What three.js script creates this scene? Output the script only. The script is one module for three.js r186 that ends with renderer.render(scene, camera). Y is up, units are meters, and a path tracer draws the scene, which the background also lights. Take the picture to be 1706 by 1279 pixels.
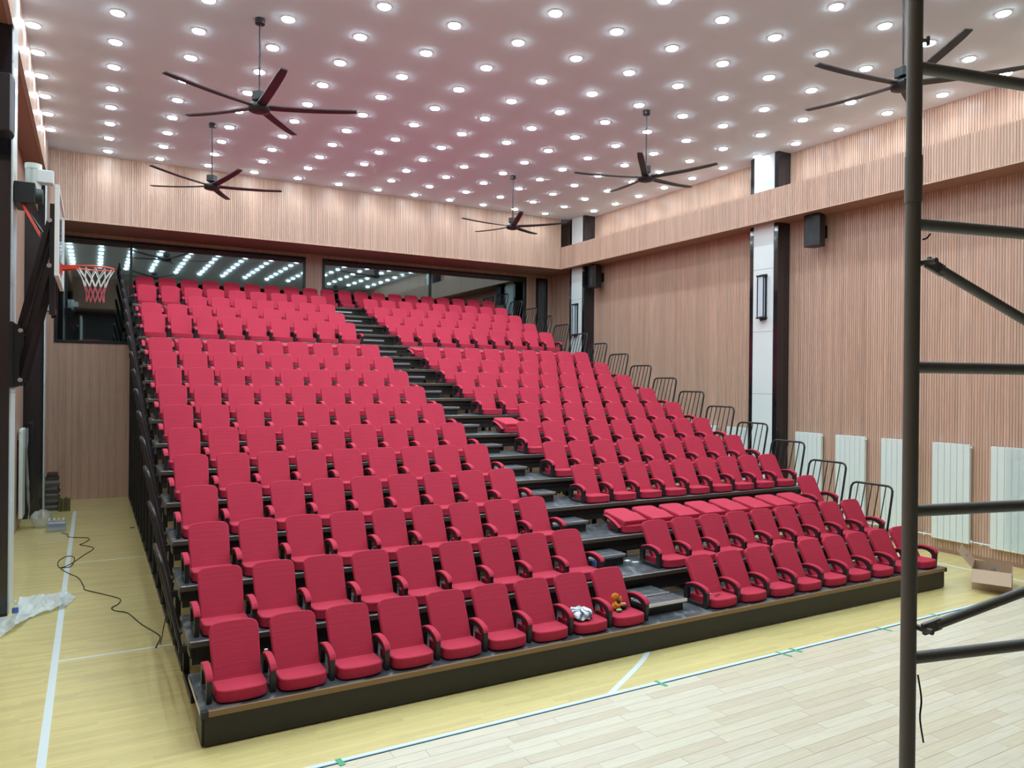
import * as THREE from 'three';
import { mergeGeometries } from 'three/addons/utils/BufferGeometryUtils.js';
import { RoundedBoxGeometry } from 'three/addons/geometries/RoundedBoxGeometry.js';

// ------------------------------------------------------------------ camera, exposure, scene
const scene = new THREE.Scene();
scene.background = new THREE.Color(0x000000);
const camera = new THREE.PerspectiveCamera(54.68, 1706 / 1279, 0.05, 120);
camera.position.set(-1.174, 3.127, 7.364);
camera.rotation.set(-0.0018, -0.5145, 0.01, 'YXZ');
const renderer = new THREE.WebGLRenderer({ antialias: true });
renderer.toneMapping = THREE.LinearToneMapping;
renderer.toneMappingExposure = 0.85;
renderer.shadowMap.enabled = true;
const LAMP_CD = 2.4;          // each ceiling downlight
const LAMP_GLOW = 66;         // what the eye sees of its diffuser
const LAMP_TINT = [0.81, 1.0, 1.08];

// ------------------------------------------------------------------ helpers
let seed = 12345;
const rnd = () => { seed = (seed * 1664525 + 1013904223) >>> 0; return seed / 4294967296; };
const rr = (a, b) => a + (b - a) * rnd();
const used = {};
function numbered(n) { if (!(n in used)) { used[n] = 0; return n; } used[n]++; return n + '_' + String(used[n]).padStart(3, '0'); }
const ORD = ['zeroth', 'first', 'second', 'third', 'fourth', 'fifth', 'sixth', 'seventh', 'eighth', 'ninth', 'tenth', 'eleventh', 'twelfth', 'thirteenth', 'fourteenth', 'fifteenth', 'sixteenth', 'seventeenth', 'eighteenth', 'nineteenth', 'twentieth'];
function tag(o, label, category, group) { o.userData.label = label; o.userData.category = category; if (group) o.userData.group = group; return o; }
function thing(name, label, category, pos = [0, 0, 0], turn = 0, group) {
  const o = new THREE.Group(); o.name = numbered(name); o.position.set(...pos); o.rotation.y = turn; scene.add(o);
  return tag(o, label, category, group);
}
function part(name, geo, m, parent) { const o = new THREE.Mesh(geo, m); o.name = name; parent.add(o); return o; }
function struct(name, geo, m, label, category) {
  const o = geo ? new THREE.Mesh(geo, m) : new THREE.Group(); o.name = name; o.userData.kind = 'structure';
  if (label) tag(o, label, category); scene.add(o); return o;
}
function dup(src, pos, label, turn) {
  const c = src.clone(); c.name = numbered(src.name.replace(/_\d{3}$/, '')); scene.add(c); c.position.set(...pos);
  c.userData = { ...src.userData }; if (label) c.userData.label = label; if (turn !== undefined) c.rotation.y = turn; return c;
}
const V = (x, y, z) => new THREE.Vector3(x, y, z);
const flat = g => (g.index ? g.toNonIndexed() : g);
const merge = a => mergeGeometries(a.map(flat), false);
function box(x0, x1, y0, y1, z0, z1) { const g = new THREE.BoxGeometry(x1 - x0, y1 - y0, z1 - z0); g.translate((x0 + x1) / 2, (y0 + y1) / 2, (z0 + z1) / 2); return g; }
function rbox(x0, x1, y0, y1, z0, z1, r = 0.01, s = 2) { const g = new RoundedBoxGeometry(x1 - x0, y1 - y0, z1 - z0, s, r); g.translate((x0 + x1) / 2, (y0 + y1) / 2, (z0 + z1) / 2); return g; }
function bar(a, b, r, seg = 8, r2 = r) {
  const A = V(...a), B = V(...b), d = B.clone().sub(A), L = d.length();
  const g = new THREE.CylinderGeometry(r2, r, L, seg); g.translate(0, L / 2, 0);
  g.applyQuaternion(new THREE.Quaternion().setFromUnitVectors(V(0, 1, 0), d.normalize())); g.translate(A.x, A.y, A.z); return g;
}
function beam(a, b, w, h) { // rectangular section bar between two points (w across, h up)
  const A = V(...a), B = V(...b), d = B.clone().sub(A), L = d.length();
  const g = new THREE.BoxGeometry(w, h, L); const o = new THREE.Object3D(); o.position.copy(A).add(B).multiplyScalar(0.5); o.lookAt(B); o.updateMatrix(); g.applyMatrix4(o.matrix); return g;
}
function tube(pts, r, seg = 32, rs = 6, closed = false, tension = 0.5) { return new THREE.TubeGeometry(new THREE.CatmullRomCurve3(pts.map(p => V(...p)), closed, 'catmullrom', tension), seg, r, rs, closed); }
function bentTube(pts, r, cr, rs = 6) { // polyline with rounded corners
  const P = pts.map(p => V(...p)), path = new THREE.CurvePath(); let prev = P[0];
  for (let i = 1; i < P.length - 1; i++) {
    const a = P[i].clone().lerp(P[i - 1], cr / P[i].distanceTo(P[i - 1])), b = P[i].clone().lerp(P[i + 1], cr / P[i].distanceTo(P[i + 1]));
    path.add(new THREE.LineCurve3(prev, a)); path.add(new THREE.QuadraticBezierCurve3(a, P[i], b)); prev = b;
  }
  path.add(new THREE.LineCurve3(prev, P[P.length - 1]));
  const out = []; for (const c of path.curves) { const n = c.type === 'LineCurve3' ? 1 : 5; for (let k = 0; k < n; k++) out.push(c.getPoint(k / n)); } out.push(P[P.length - 1]);
  const gs = [];
  const curve = new THREE.CatmullRomCurve3(out, false, 'catmullrom', 0.0);
  return new THREE.TubeGeometry(curve, out.length * 3, r, rs, false);
}
function tex(w, h, fn, srgb = true) {
  const d = new Uint8Array(w * h * 4);
  for (let y = 0; y < h; y++) for (let x = 0; x < w; x++) { const c = fn(x, y), i = (y * w + x) * 4; d[i] = c[0]; d[i + 1] = c[1]; d[i + 2] = c[2]; d[i + 3] = 255; }
  const t = new THREE.DataTexture(d, w, h); t.wrapS = t.wrapT = THREE.RepeatWrapping; t.magFilter = THREE.LinearFilter; t.minFilter = THREE.LinearMipmapLinearFilter; t.generateMipmaps = true;
  if (srgb) t.colorSpace = THREE.SRGBColorSpace; t.needsUpdate = true; return t;
}
function hash(a, b) { let h = (a * 374761393 + b * 668265263) | 0; h = Math.imul(h ^ (h >>> 13), 1274126177); return ((h ^ (h >>> 16)) >>> 0) / 4294967296; }
function vnoise(x, y, px, py) { // tileable value noise
  const xi = Math.floor(x), yi = Math.floor(y), fx = x - xi, fy = y - yi, s = t => t * t * (3 - 2 * t), m = (a, n) => ((a % n) + n) % n;
  const a = hash(m(xi, px), m(yi, py)), b = hash(m(xi + 1, px), m(yi, py)), c = hash(m(xi, px), m(yi + 1, py)), d = hash(m(xi + 1, px), m(yi + 1, py));
  return a + (b - a) * s(fx) + (c - a) * s(fy) + (a - b - c + d) * s(fx) * s(fy);
}
const lin = (r, g, b) => new THREE.Color().setRGB(r, g, b);
const std = o => new THREE.MeshStandardMaterial(o);
const phys = o => new THREE.MeshPhysicalMaterial(o);

// ------------------------------------------------------------------ materials
const grainTex = tex(256, 256, (x, y) => { // grain that runs up the slats
  const n = 0.55 * vnoise(x / 3, y / 64, 85, 4) + 0.3 * vnoise(x / 1.2, y / 128, 213, 2) + 0.15 * vnoise(x / 24, y / 24, 10, 10);
  const v = 205 + 50 * n; return [v, v, v];
});
const M = {};
M.slat = phys({ color: 0xffffff, vertexColors: true, map: grainTex, roughness: 0.42, clearcoat: 0.25, clearcoatRoughness: 0.3 });
M.ceiling = std({ color: lin(0.75, 0.84, 0.91), roughness: 0.75 });
M.soffit = std({ color: lin(0.36, 0.20, 0.14), roughness: 0.6 });
M.alu = std({ color: lin(0.72, 0.72, 0.72), metalness: 0.9, roughness: 0.28 });
M.trimWood = std({ color: lin(0.55, 0.38, 0.28), roughness: 0.25, metalness: 0.2 });
const floorTex = tex(1024, 1024, (x, y) => { // strip flooring along x: 4 m a side, strips of 62 mm
  const row = Math.floor(y / 16), off = Math.floor(hash(row, 7) * 1024), seg = Math.floor(((x + off) % 1024) / 205);
  const tone = hash(row * 13 + 5, seg + 91), n = vnoise(x / 60, y / 1.5, 17, 682) * 0.6 + vnoise(x / 14, y / 1.2, 73, 853) * 0.4;
  const k = 0.90 + 0.07 * tone + 0.08 * (n - 0.5) + 0.03 * vnoise(x / 128, y / 128, 8, 8);
  const line = y % 16 === 0 ? 0.955 : 1;
  return [232 * k * line, 214 * k * line, 146 * k * line];
});
M.court = phys({ map: floorTex, roughness: 0.34, clearcoat: 0.5, clearcoatRoughness: 0.22 });
const plankTex = tex(512, 256, (x, y) => {
  const n = vnoise(x / 70, y / 5, 8, 51) * 0.55 + vnoise(x / 24, y / 2.2, 21, 116) * 0.45; const k = Math.min(1, 0.91 + 0.09 * n);
  return [255 * k, 255 * k, 255 * k];
});
const plankTones = [[0.78, 0.71, 0.54], [0.75, 0.67, 0.49], [0.80, 0.74, 0.58], [0.72, 0.63, 0.47], [0.79, 0.72, 0.57], [0.76, 0.67, 0.52]];
M.planks = plankTones.map(c => phys({ color: lin(...c), map: plankTex, roughness: 0.36, clearcoat: 0.35, clearcoatRoughness: 0.25 }));
M.underlay = std({ color: lin(0.30, 0.24, 0.16), roughness: 0.9 });
M.white = std({ color: lin(0.80, 0.83, 0.83), roughness: 0.5 });
M.linePaint = std({ color: lin(0.72, 0.80, 0.80), roughness: 0.4 });
M.pillarWhite = std({ color: lin(0.80, 0.86, 0.86), roughness: 0.28 });
M.pillarBlack = phys({ color: lin(0.012, 0.012, 0.016), roughness: 0.12, clearcoat: 0.6, clearcoatRoughness: 0.05 });
M.radiator = std({ color: lin(0.80, 0.86, 0.84), roughness: 0.35 });
M.film = phys({ color: lin(0.9, 0.95, 0.95), roughness: 0.25, transmission: 0.75, thickness: 0, side: THREE.DoubleSide });
const fabBump = tex(128, 256, (x, y) => { const v = 128 + 90 * (vnoise(x / 64, y / 5, 2, 51) - 0.5) + 60 * (vnoise(x / 1.5, y / 1.5, 85, 170) - 0.5); return [v, v, v]; }, false);
fabBump.repeat.set(2.2, 2.2);
M.red = phys({ color: lin(0.46, 0.018, 0.053), roughness: 0.85, bumpMap: fabBump, bumpScale: 0.0018, sheen: 0.3, sheenRoughness: 0.5, sheenColor: lin(0.9, 0.15, 0.25) });
M.blackPlastic = std({ color: lin(0.016, 0.016, 0.018), roughness: 0.42 });
M.blackSteel = std({ color: lin(0.022, 0.023, 0.026), roughness: 0.4, metalness: 0.3 });
const deckTex = tex(512, 512, (x, y) => { // dusty scuffed vinyl
  const s = Math.pow(vnoise(x / 26 + y / 60, y / 70, 20, 7), 3) * 60 + vnoise(x / 6, y / 6, 85, 85) * 14 + Math.pow(vnoise(x / 90, y / 40, 5, 12), 2) * 36;
  return [52 + s, 56 + s, 60 + s];
});
deckTex.repeat.set(0.9, 0.9);
M.deck = phys({ map: deckTex, roughness: 0.38, clearcoat: 0.2, clearcoatRoughness: 0.3 });
M.riser = std({ color: lin(0.020, 0.018, 0.015), roughness: 0.5 });
M.nosingWood = std({ color: lin(0.26, 0.155, 0.070), roughness: 0.5 });
M.nosingDark = std({ color: lin(0.10, 0.085, 0.065), roughness: 0.35, metalness: 0.2 });
M.fan = std({ color: lin(0.020, 0.024, 0.028), roughness: 0.4 });
M.glass = std({ color: lin(0.20, 0.27, 0.285), metalness: 1, roughness: 0.03 });
M.frame = std({ color: lin(0.012, 0.014, 0.016), roughness: 0.35 });
M.scaffold = std({ color: lin(0.17, 0.175, 0.165), roughness: 0.5, metalness: 0.2 });
M.clear = phys({ color: lin(0.92, 0.97, 1.0), roughness: 0.08, transmission: 0.9, thickness: 0, ior: 1.4, side: THREE.DoubleSide });
M.lamp = std({ color: 0xffffff, emissive: lin(...LAMP_TINT), emissiveIntensity: LAMP_GLOW, roughness: 0.6 });
M.lampRing = std({ color: lin(0.85, 0.85, 0.85), roughness: 0.4 });

// ------------------------------------------------------------------ measures
const CEIL = 8.507, XR = 12.9, XL = -2.5, ZB = -14.8, ZF = 11.0;      // room
const FXR = 12.225, FXL = -2.11, FZB = -13.15, FB = 6.877, FBL = 7.74, FZF = 8.7; // faces and bottoms of the fascias
const D = 0.9, RISE = 0.309, S = 0.54, PLAT = 0.31, ZP = 0.631, NROW = 17, XA = -0.355, XB = 10.46;
const rowY = r => PLAT + (r - 1) * RISE, rowZ = r => -(r - 1) * D;

// slatted panel: starts at [x,y,z], runs along (dx,dz), rises h; faces the side to the left of its run
function slats(x, y, z, dx, dz, L, h, opt = {}) {
  const pitch = opt.pitch || 0.05, gw = 0.014, dep = 0.012, thick = opt.thick === undefined ? 0.16 : opt.thick;
  const n = Math.max(1, Math.round(L / pitch)), p = L / n, pos = [], uv = [], col = [];
  const nx = -dz, nz = dx; // the way the slats face
  const base = opt.color;
  const P = (u, v, d) => [x + dx * u - nx * d, y + v, z + dz * u - nz * d];
  const quad = (u0, d0, u1, d1, c) => {
    const a = P(u0, 0, d0), b = P(u1, 0, d1), cc = P(u1, h, d1), dd = P(u0, h, d0);
    for (const q of [a, b, cc, a, cc, dd]) pos.push(...q);
    for (const q of [[u0, 0], [u1, 0], [u1, h], [u0, 0], [u1, h], [u0, h]]) uv.push(q[0] * 1.9, q[1] * 0.45 + hash(Math.round(u0 * 41), 3));
    for (let i = 0; i < 6; i++) col.push(...c);
  };
  for (let i = 0; i < n; i++) {
    const t = 0.88 + 0.2 * hash(i, Math.round((x + z) * 10) & 1023) + 0.06 * hash(Math.floor(i / 5), 17), w = hash(i, 5) * 0.05 - 0.02;
    const c = [base[0] * t, base[1] * t * (1 - w), base[2] * t * (1 - 2 * w)], u0 = i * p, u1 = u0 + p - gw, u2 = u0 + p;
    quad(u0, 0, u1, 0, c); quad(u1, 0, u1, dep, c); quad(u1, dep, u2, dep, c); quad(u2, dep, u2, 0, c);
  }
  if (thick > 0) { // body behind the slats
    const A = (u, v, d) => P(u, v, d), e = dep + 0.001, T = thick;
    const faces = [[A(0, 0, T), A(L, 0, T), A(L, h, T), A(0, h, T)], [A(0, h, e), A(L, h, e), A(L, h, T), A(0, h, T)], [A(0, 0, e), A(0, 0, T), A(L, 0, T), A(L, 0, e)].reverse(), [A(0, 0, e), A(0, h, e), A(0, h, T), A(0, 0, T)], [A(L, 0, e), A(L, 0, T), A(L, h, T), A(L, h, e)]];
    for (const f of faces) { for (const k of [0, 1, 2, 0, 2, 3]) { pos.push(...f[k]); uv.push(0, 0); col.push(...base); } }
  }
  const g = new THREE.BufferGeometry();
  g.setAttribute('position', new THREE.Float32BufferAttribute(pos, 3)); g.setAttribute('uv', new THREE.Float32BufferAttribute(uv, 2)); g.setAttribute('color', new THREE.Float32BufferAttribute(col, 3));
  g.computeVertexNormals(); return g;
}

// ------------------------------------------------------------------ the room
const floor = struct('floor', null, null, 'varnished yellow sports floor with pale bare boards in front', 'floor');
{
  const g = new THREE.PlaneGeometry(1, 1); g.dispose();
  const a = box(XL - 0.2, XR + 0.2, -0.2, 0, ZB - 0.2, 1.385);
  const uvs = (g, s) => { const p = g.attributes.position, u = g.attributes.uv; for (let i = 0; i < p.count; i++) u.setXY(i, p.getX(i) * s, p.getZ(i) * s); return g; };
  part('court_surface', uvs(a, 0.25), M.court, floor);
  part('underlay', box(XL - 0.2, XR + 0.2, -0.2, -0.006, 1.385, ZF + 0.2), M.underlay, floor);
  // boards laid along x; those in view one by one
  const W = 0.125; let n = 0;
  for (let i = 0; i < 24; i++) {
    const z0 = 1.41 + i * W, z1 = z0 + W - 0.0025;
    let x = Math.max(-0.9, (z0 - 1.4) * 1.8 - 1.2) - rr(0, 0.9);
    while (x < XR - 0.02) {
      const L = rr(0.85, 1.35), x1 = Math.min(x + L, XR);
      const b = box(x, x1 - 0.0025, -0.006, 0.0 + rr(0, 0.0008), z0, z1), p = b.attributes.position, u = b.attributes.uv, o = rnd(), o2 = rnd();
      for (let k = 0; k < p.count; k++) u.setXY(k, p.getX(k) * 0.6 + o, p.getZ(k) * 2 + o2);
      part('plank', b, M.planks[Math.floor(rnd() * M.planks.length)], floor); n++;
      x += L;
    }
  }
  const rest = []; // boards out of view, joined
  for (let z = 1.41 + 24 * W; z < ZF; z += W) rest.push(box(XL, XR, -0.006, 0, z, z + W - 0.0025));
  const ro = part('board_rows', merge(rest), M.planks[0], floor); ro.userData.kind = 'stuff';
  const fl = part('board_rows', merge(Array.from({ length: 24 }, (_, i) => { const xe = Math.max(-0.9, (1.41 + i * W - 1.4) * 1.8 - 1.2) - 0.92; return xe > XL ? box(XL, xe, -0.006, -0.0005, 1.41 + i * W, 1.41 + (i + 1) * W - 0.0025) : box(XL, XL + 0.05, -0.006, -0.0005, 1.41 + i * W, 1.41 + (i + 1) * W - 0.0025); })), M.planks[4], floor); fl.userData.kind = 'stuff';
  // painted court lines
  const line = (x0, x1, z0, z1) => part('court_line', box(x0, x1, -0.001, 0.0012, z0, z1), M.linePaint, floor);
  line(-1.545, -1.475, -12.9, 1.38);
  line(-1.475, -0.1, -2.24, -2.20);
  line(-1.475, -0.1, -7.23, -7.20);
  line(11.92, 11.97, -6, 1.36);
  const arc = [[4.511, 0.609], [4.30, 0.775], [4.07, 0.933], [3.746, 1.135], [3.376, 1.366]], av = [];
  { const c = new THREE.CatmullRomCurve3(arc.map(p => V(p[0], 0.0012, p[1]))); const N = 14, pos = [];
    for (let i = 0; i < N; i++) { const A = c.getPoint(i / N), B = c.getPoint((i + 1) / N), tA = c.getTangent(i / N), tB = c.getTangent((i + 1) / N), w = 0.03;
      const a0 = [A.x - tA.z * w, A.y, A.z + tA.x * w], a1 = [A.x + tA.z * w, A.y, A.z - tA.x * w], b0 = [B.x - tB.z * w, B.y, B.z + tB.x * w], b1 = [B.x + tB.z * w, B.y, B.z - tB.x * w];
      pos.push(...a0, ...b0, ...b1, ...a0, ...b1, ...a1); }
    const g = new THREE.BufferGeometry(); g.setAttribute('position', new THREE.Float32BufferAttribute(pos, 3)); g.computeVertexNormals(); part('court_line', g, M.linePaint, floor); }
}
struct('ceiling', box(XL - 0.2, XR + 0.2, CEIL, CEIL + 0.2, ZB - 0.2, ZF + 0.2), M.ceiling, 'smooth pale pink ceiling dotted with round downlights', 'ceiling');

// right wall: slats from floor to ceiling; faces -x
const cWood = [0.78, 0.51, 0.385], cDark = [0.07, 0.08, 0.08];
struct('wall_right', slats(XR, 0, ZB, 0, 1, ZF - ZB, CEIL, { color: cWood }), M.slat, 'slatted wood wall behind the white radiators', 'wall');
{ const g = slats(XL, 0, ZF, 0, -1, ZF - ZB, CEIL, { color: cWood }); struct('wall_left', g, M.slat, 'slatted wood wall behind the basketball hoop', 'wall'); }
struct('wall_front', slats(XR, 0, ZF, -1, 0, XR - XL, CEIL, { color: cDark }), M.slat, 'dark slatted wall facing the seating', 'wall');
{ // back wall with glazed openings
  const WB = 4.04, WT = 6.78, seg = (x0, x1, y0, y1) => slats(x0, y0, ZB, 1, 0, x1 - x0, y1 - y0, { color: cWood });
  const gs = [seg(XL, XR, 0, WB), seg(XL, -2.03, WB, WT), seg(4.30, 4.80, WB, WT), seg(11.88, 12.28, WB, WT), seg(12.74, XR, WB, WT), seg(XL, XR, WT, CEIL)];
  struct('wall_back', mergeGeometries(gs), M.slat, 'slatted wood wall behind the top row of seats', 'wall');
  let wn = 1;
  const win = (x0, x1, mull, label) => {
    const w = struct('window_' + wn++, null, null, label, 'window');
    const t = 0.07, f = [[x0, x1, WB, WB + t], [x0, x1, WT - t, WT], [x0, x0 + t, WB + t, WT - t], [x1 - t, x1, WB + t, WT - t]];
    for (const b of f) part('frame', rbox(b[0], b[1], b[2], b[3], ZB - 0.1, ZB + 0.03, 0.008, 1), M.frame, w);
    const xs = [x0 + t, ...mull, x1 - t];
    for (const m of mull) part('mullion', rbox(m - 0.03, m + 0.03, WB + t, WT - t, ZB - 0.09, ZB + 0.02, 0.006, 1), M.frame, w);
    for (let i = 0; i < xs.length - 1; i++) part('pane', box(xs[i] + (i ? 0.03 : 0), xs[i + 1] - (i < xs.length - 2 ? 0.03 : 0), WB + t, WT - t, ZB - 0.05, ZB - 0.04), M.glass, w);
  };
  win(-2.03, 4.30, [-0.30], 'wide dark mirror-tinted window ending beside the basketball hoop');
  win(4.80, 11.88, [8.3], 'wide dark mirror-tinted window above the aisle and radiator-side seats');
  win(12.28, 12.74, [], 'narrow dark upright window beside the corner pillar');
}
// fascias
struct('trim_1', merge([slats(FXL, FB, FZB, 1, 0, FXR - FXL, CEIL - FB, { color: cWood, thick: 0.06 })]), M.slat, 'slatted wood fascia hanging over the top row of seats', 'fascia');
struct('trim_2', box(XL, XR, FB, FB + 0.04, ZB, FZB - 0.065), M.soffit, 'brown soffit over the top row of seats', 'soffit');
struct('trim_3', slats(FXR, FB, FZB, 0, 1, FZF - FZB, 0.71, { color: cWood, thick: 0.06 }), M.slat, 'slatted wood box fascia running along the radiator wall', 'fascia');
struct('trim_4', merge([box(FXR + 0.065, XR, FB, FB + 0.04, FZB, FZF), box(FXR + 0.065, XR, FB + 0.67, FB + 0.71, FZB, FZF)]), M.soffit, 'brown soffit of the box fascia above the radiators', 'soffit');
struct('trim_5', slats(FXL, FBL, FZF, 0, -1, FZF - FZB, CEIL - FBL, { color: cWood, thick: 0.06 }), M.slat, 'slatted wood fascia above the basketball hoop', 'fascia');
struct('trim_6', box(XL, FXL - 0.065, FBL, FBL + 0.04, FZB, FZF), M.soffit, 'brown soffit above the basketball hoop', 'soffit');
struct('trim_7', slats(FXR, FB, FZF, -1, 0, FXR - FXL, CEIL - FB, { color: cWood, thick: 0.06 }), M.slat, 'slatted wood fascia over the open court side', 'fascia');
struct('trim_8', box(XL, XR, FB, FB + 0.04, FZF + 0.065, ZF), M.soffit, 'brown soffit over the open court side', 'soffit');
struct('trim_9', rbox(FXL, FXR, FB - 0.012, FB + 0.012, FZB - 0.02, FZB + 0.012, 0.005, 1), M.trimWood, 'thin glossy edge strip under the back fascia', 'trim');
struct('trim_10', rbox(FXR - 0.012, FXR + 0.02, FB - 0.012, FB + 0.012, FZB + 0.02, FZF, 0.005, 1), M.trimWood, 'thin glossy edge strip under the radiator-side fascia', 'trim');
struct('baseboard_right', rbox(XR - 0.02, XR, 0, 0.06, ZB, ZF, 0.005, 1), M.soffit, 'low wood baseboard under the radiators', 'baseboard');

// pillars: white face with black flanks
function pillar(side, zc, label) {
  const p = thing('wall_pillar', label, 'pillar', [0, 0, zc], 0, 'white pillars with black flanks');
  const xf = side > 0 ? 12.5 : -2.12, xw = side > 0 ? XR : XL, lo = Math.min(xf, xw), hi = Math.max(xf, xw), f = side > 0 ? 1 : -1;
  const bx = (a, b, y0, y1, z0, z1) => box(Math.min(a, b), Math.max(a, b), y0, y1, z0, z1);
  part('core', bx(xf + f * 0.025, xw, 0, CEIL, -0.41, 0.41), M.pillarBlack, p);
  part('flank', bx(xf, xf + f * 0.024, 0, CEIL, -0.415, -0.30), M.pillarBlack, p);
  part('flank', bx(xf, xf + f * 0.024, 0, CEIL, 0.30, 0.415), M.pillarBlack, p);
  const seams = [0, 1.46, 2.92, 4.38, 5.84, 7.3, CEIL];
  for (let i = 0; i < seams.length - 1; i++) part('white_panel', rbox(Math.min(xf - f * 0.012, xf + f * 0.024), Math.max(xf - f * 0.012, xf + f * 0.024), seams[i] + 0.003, seams[i + 1] - 0.003, -0.297, 0.297, 0.004, 1), M.pillarWhite, p);
  return p;
}
pillar(1, -4.90, 'white and black pillar between radiators on the radiator wall');
pillar(1, -12.61, 'white and black pillar in the corner beside the back fascia');
pillar(-1, -4.75, 'pillar carrying the basketball hoop bracket');
pillar(-1, -12.61, 'white and black pillar beside the stack of boards');

// ------------------------------------------------------------------ bleacher tiers
function makeTier(r) {
  const y = rowY(r), zf = ZP + rowZ(r), zb = zf - D - (r < NROW ? 0.06 : 0);
  const t = thing('bleacher_tier', r === 1 ? 'lowest bleacher tier with black front skirt and brown wooden edge' : `bleacher tier under the ${ORD[r]} row of red chairs from the floor`, 'bleacher', [0, y, zf], 0, 'tiers of the telescopic bleacher');
  const X0 = XA + (r > 1 ? 0.012 : 0), X1 = XB - (r > 1 ? 0.012 : 0);
  { const g = box(X0, X1, -0.045, 0, -(D + (r < NROW ? 0.05 : 0)), -0.02); const p = g.attributes.position, u = g.attributes.uv; for (let i = 0; i < p.count; i++) u.setXY(i, p.getX(i) + r * 0.37, p.getZ(i)); part('deck', g, M.deck, t); }
  if (r === 1) {
    part('edge_strip', rbox(XA + 0.06, XB - 0.05, -0.05, 0.002, -0.02, 0.006, 0.004, 1), M.nosingWood, t);
    part('end_cap', rbox(XA, XA + 0.058, -0.062, 0.002, -0.06, 0.008, 0.004, 1), M.blackSteel, t);
    part('end_cap', rbox(XB - 0.048, XB, -0.062, 0.002, -0.06, 0.008, 0.004, 1), M.blackSteel, t);
    part('skirt', rbox(XA + 0.03, XB - 0.06, -PLAT + 0.012, -0.05, -0.04, -0.006, 0.004, 1), M.riser, t);
    part('side_skirt', rbox(XA + 0.01, XA + 0.03, -PLAT + 0.012, -0.05, -0.38, -0.03, 0.004, 1), M.blackSteel, t);
    part('side_skirt', rbox(XB - 0.03, XB - 0.01, -PLAT + 0.012, -0.05, -0.80, -0.03, 0.004, 1), M.blackSteel, t);
    part('side_channel', rbox(XA, XA + 0.01, -0.05, 0.0, -0.9, -0.06, 0.002, 1), M.alu, t);
  } else {
    part('edge_strip', rbox(X0, X1, -0.05, 0.003, -0.02, 0.004, 0.004, 1), M.nosingDark, t);
    part('edge_trim', rbox(X0, X1, 0.001, 0.006, -0.03, 0.005, 0.002, 1), M.alu, t);
    part('riser_beam', box(X0 + 0.02, X1 - 0.02, -0.13, -0.05, -0.10, -0.04), M.riser, t);
    part('riser_panel', box(X0 + 0.02, X1 - 0.02, -RISE + 0.075, -0.13, -0.075, -0.055), M.riser, t);
    part('rear_rail', box(X0 + 0.02, X1 - 0.02, -0.10, -0.047, -D + 0.02, -D + 0.07), M.blackSteel, t);
    part('side_beam', rbox(X0, X0 + 0.03, -0.16, -0.045, -D + 0.01, -0.03, 0.004, 1), M.blackSteel, t);
    part('side_beam', rbox(X1 - 0.03, X1, -0.16, -0.045, -D + 0.01, -0.03, 0.004, 1), M.blackSteel, t);
    const px = [X0 + 0.05, 3.2, 6.9, X1 - 0.05];
    for (const x of px) { part('post', box(x - 0.03, x + 0.03, -y + 0.05, -0.10, -D + 0.05, -D + 0.11), M.blackSteel, t); part('foot_beam', box(x - 0.03, x + 0.03, -y + 0.004, -y + 0.07, -D - 0.0 + 0.05, -0.10), M.blackSteel, t); }
  }
  return t;
}
for (let r = 1; r <= NROW; r++) makeTier(r);

// aisle steps
const AX0 = 4.66, AX1 = 5.28;
for (let r = 2; r <= NROW; r++) {
  const y = rowY(r - 1), z = ZP + rowZ(r) + 0.005;
  const s = thing('aisle_step', `black step box with metal edge climbing to the ${ORD[r]} tier`, 'step', [(AX0 + AX1) / 2, y, z], 0, 'aisle step boxes');
  const w = (AX1 - AX0) / 2, h = RISE / 2, dep = 0.36;
  part('body', box(-w + 0.02, w - 0.02, 0.001, h - 0.05, 0.002, dep - 0.03), M.riser, s);
  part('tread', rbox(-w, w, h - 0.05, h, 0.002, dep, 0.004, 1), M.deck, s);
  part('edge_trim', rbox(-w, w, h - 0.03, h + 0.004, dep - 0.02, dep + 0.006, 0.002, 1), M.alu, s);
  part('end_cap', rbox(w, w + 0.03, h - 0.055, h - 0.005, 0.06, dep, 0.006, 1), M.blackPlastic, s);
  if (r === 2) { part('front_body', box(-w + 0.04, w - 0.0, 0.001, h - 0.06, dep - 0.03, dep + 0.25), M.riser, s); part('front_tread', rbox(-w, w + 0.04, h - 0.06, h - 0.012, dep + 0.008, dep + 0.28, 0.004, 1), M.deck, s); part('edge_trim', rbox(-w, w + 0.04, h - 0.045, h - 0.008, dep + 0.265, dep + 0.288, 0.002, 1), M.alu, s); part('end_cap', rbox(w + 0.04, w + 0.07, h - 0.07, h - 0.02, dep, dep + 0.26, 0.006, 1), M.blackPlastic, s); }
}

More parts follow.
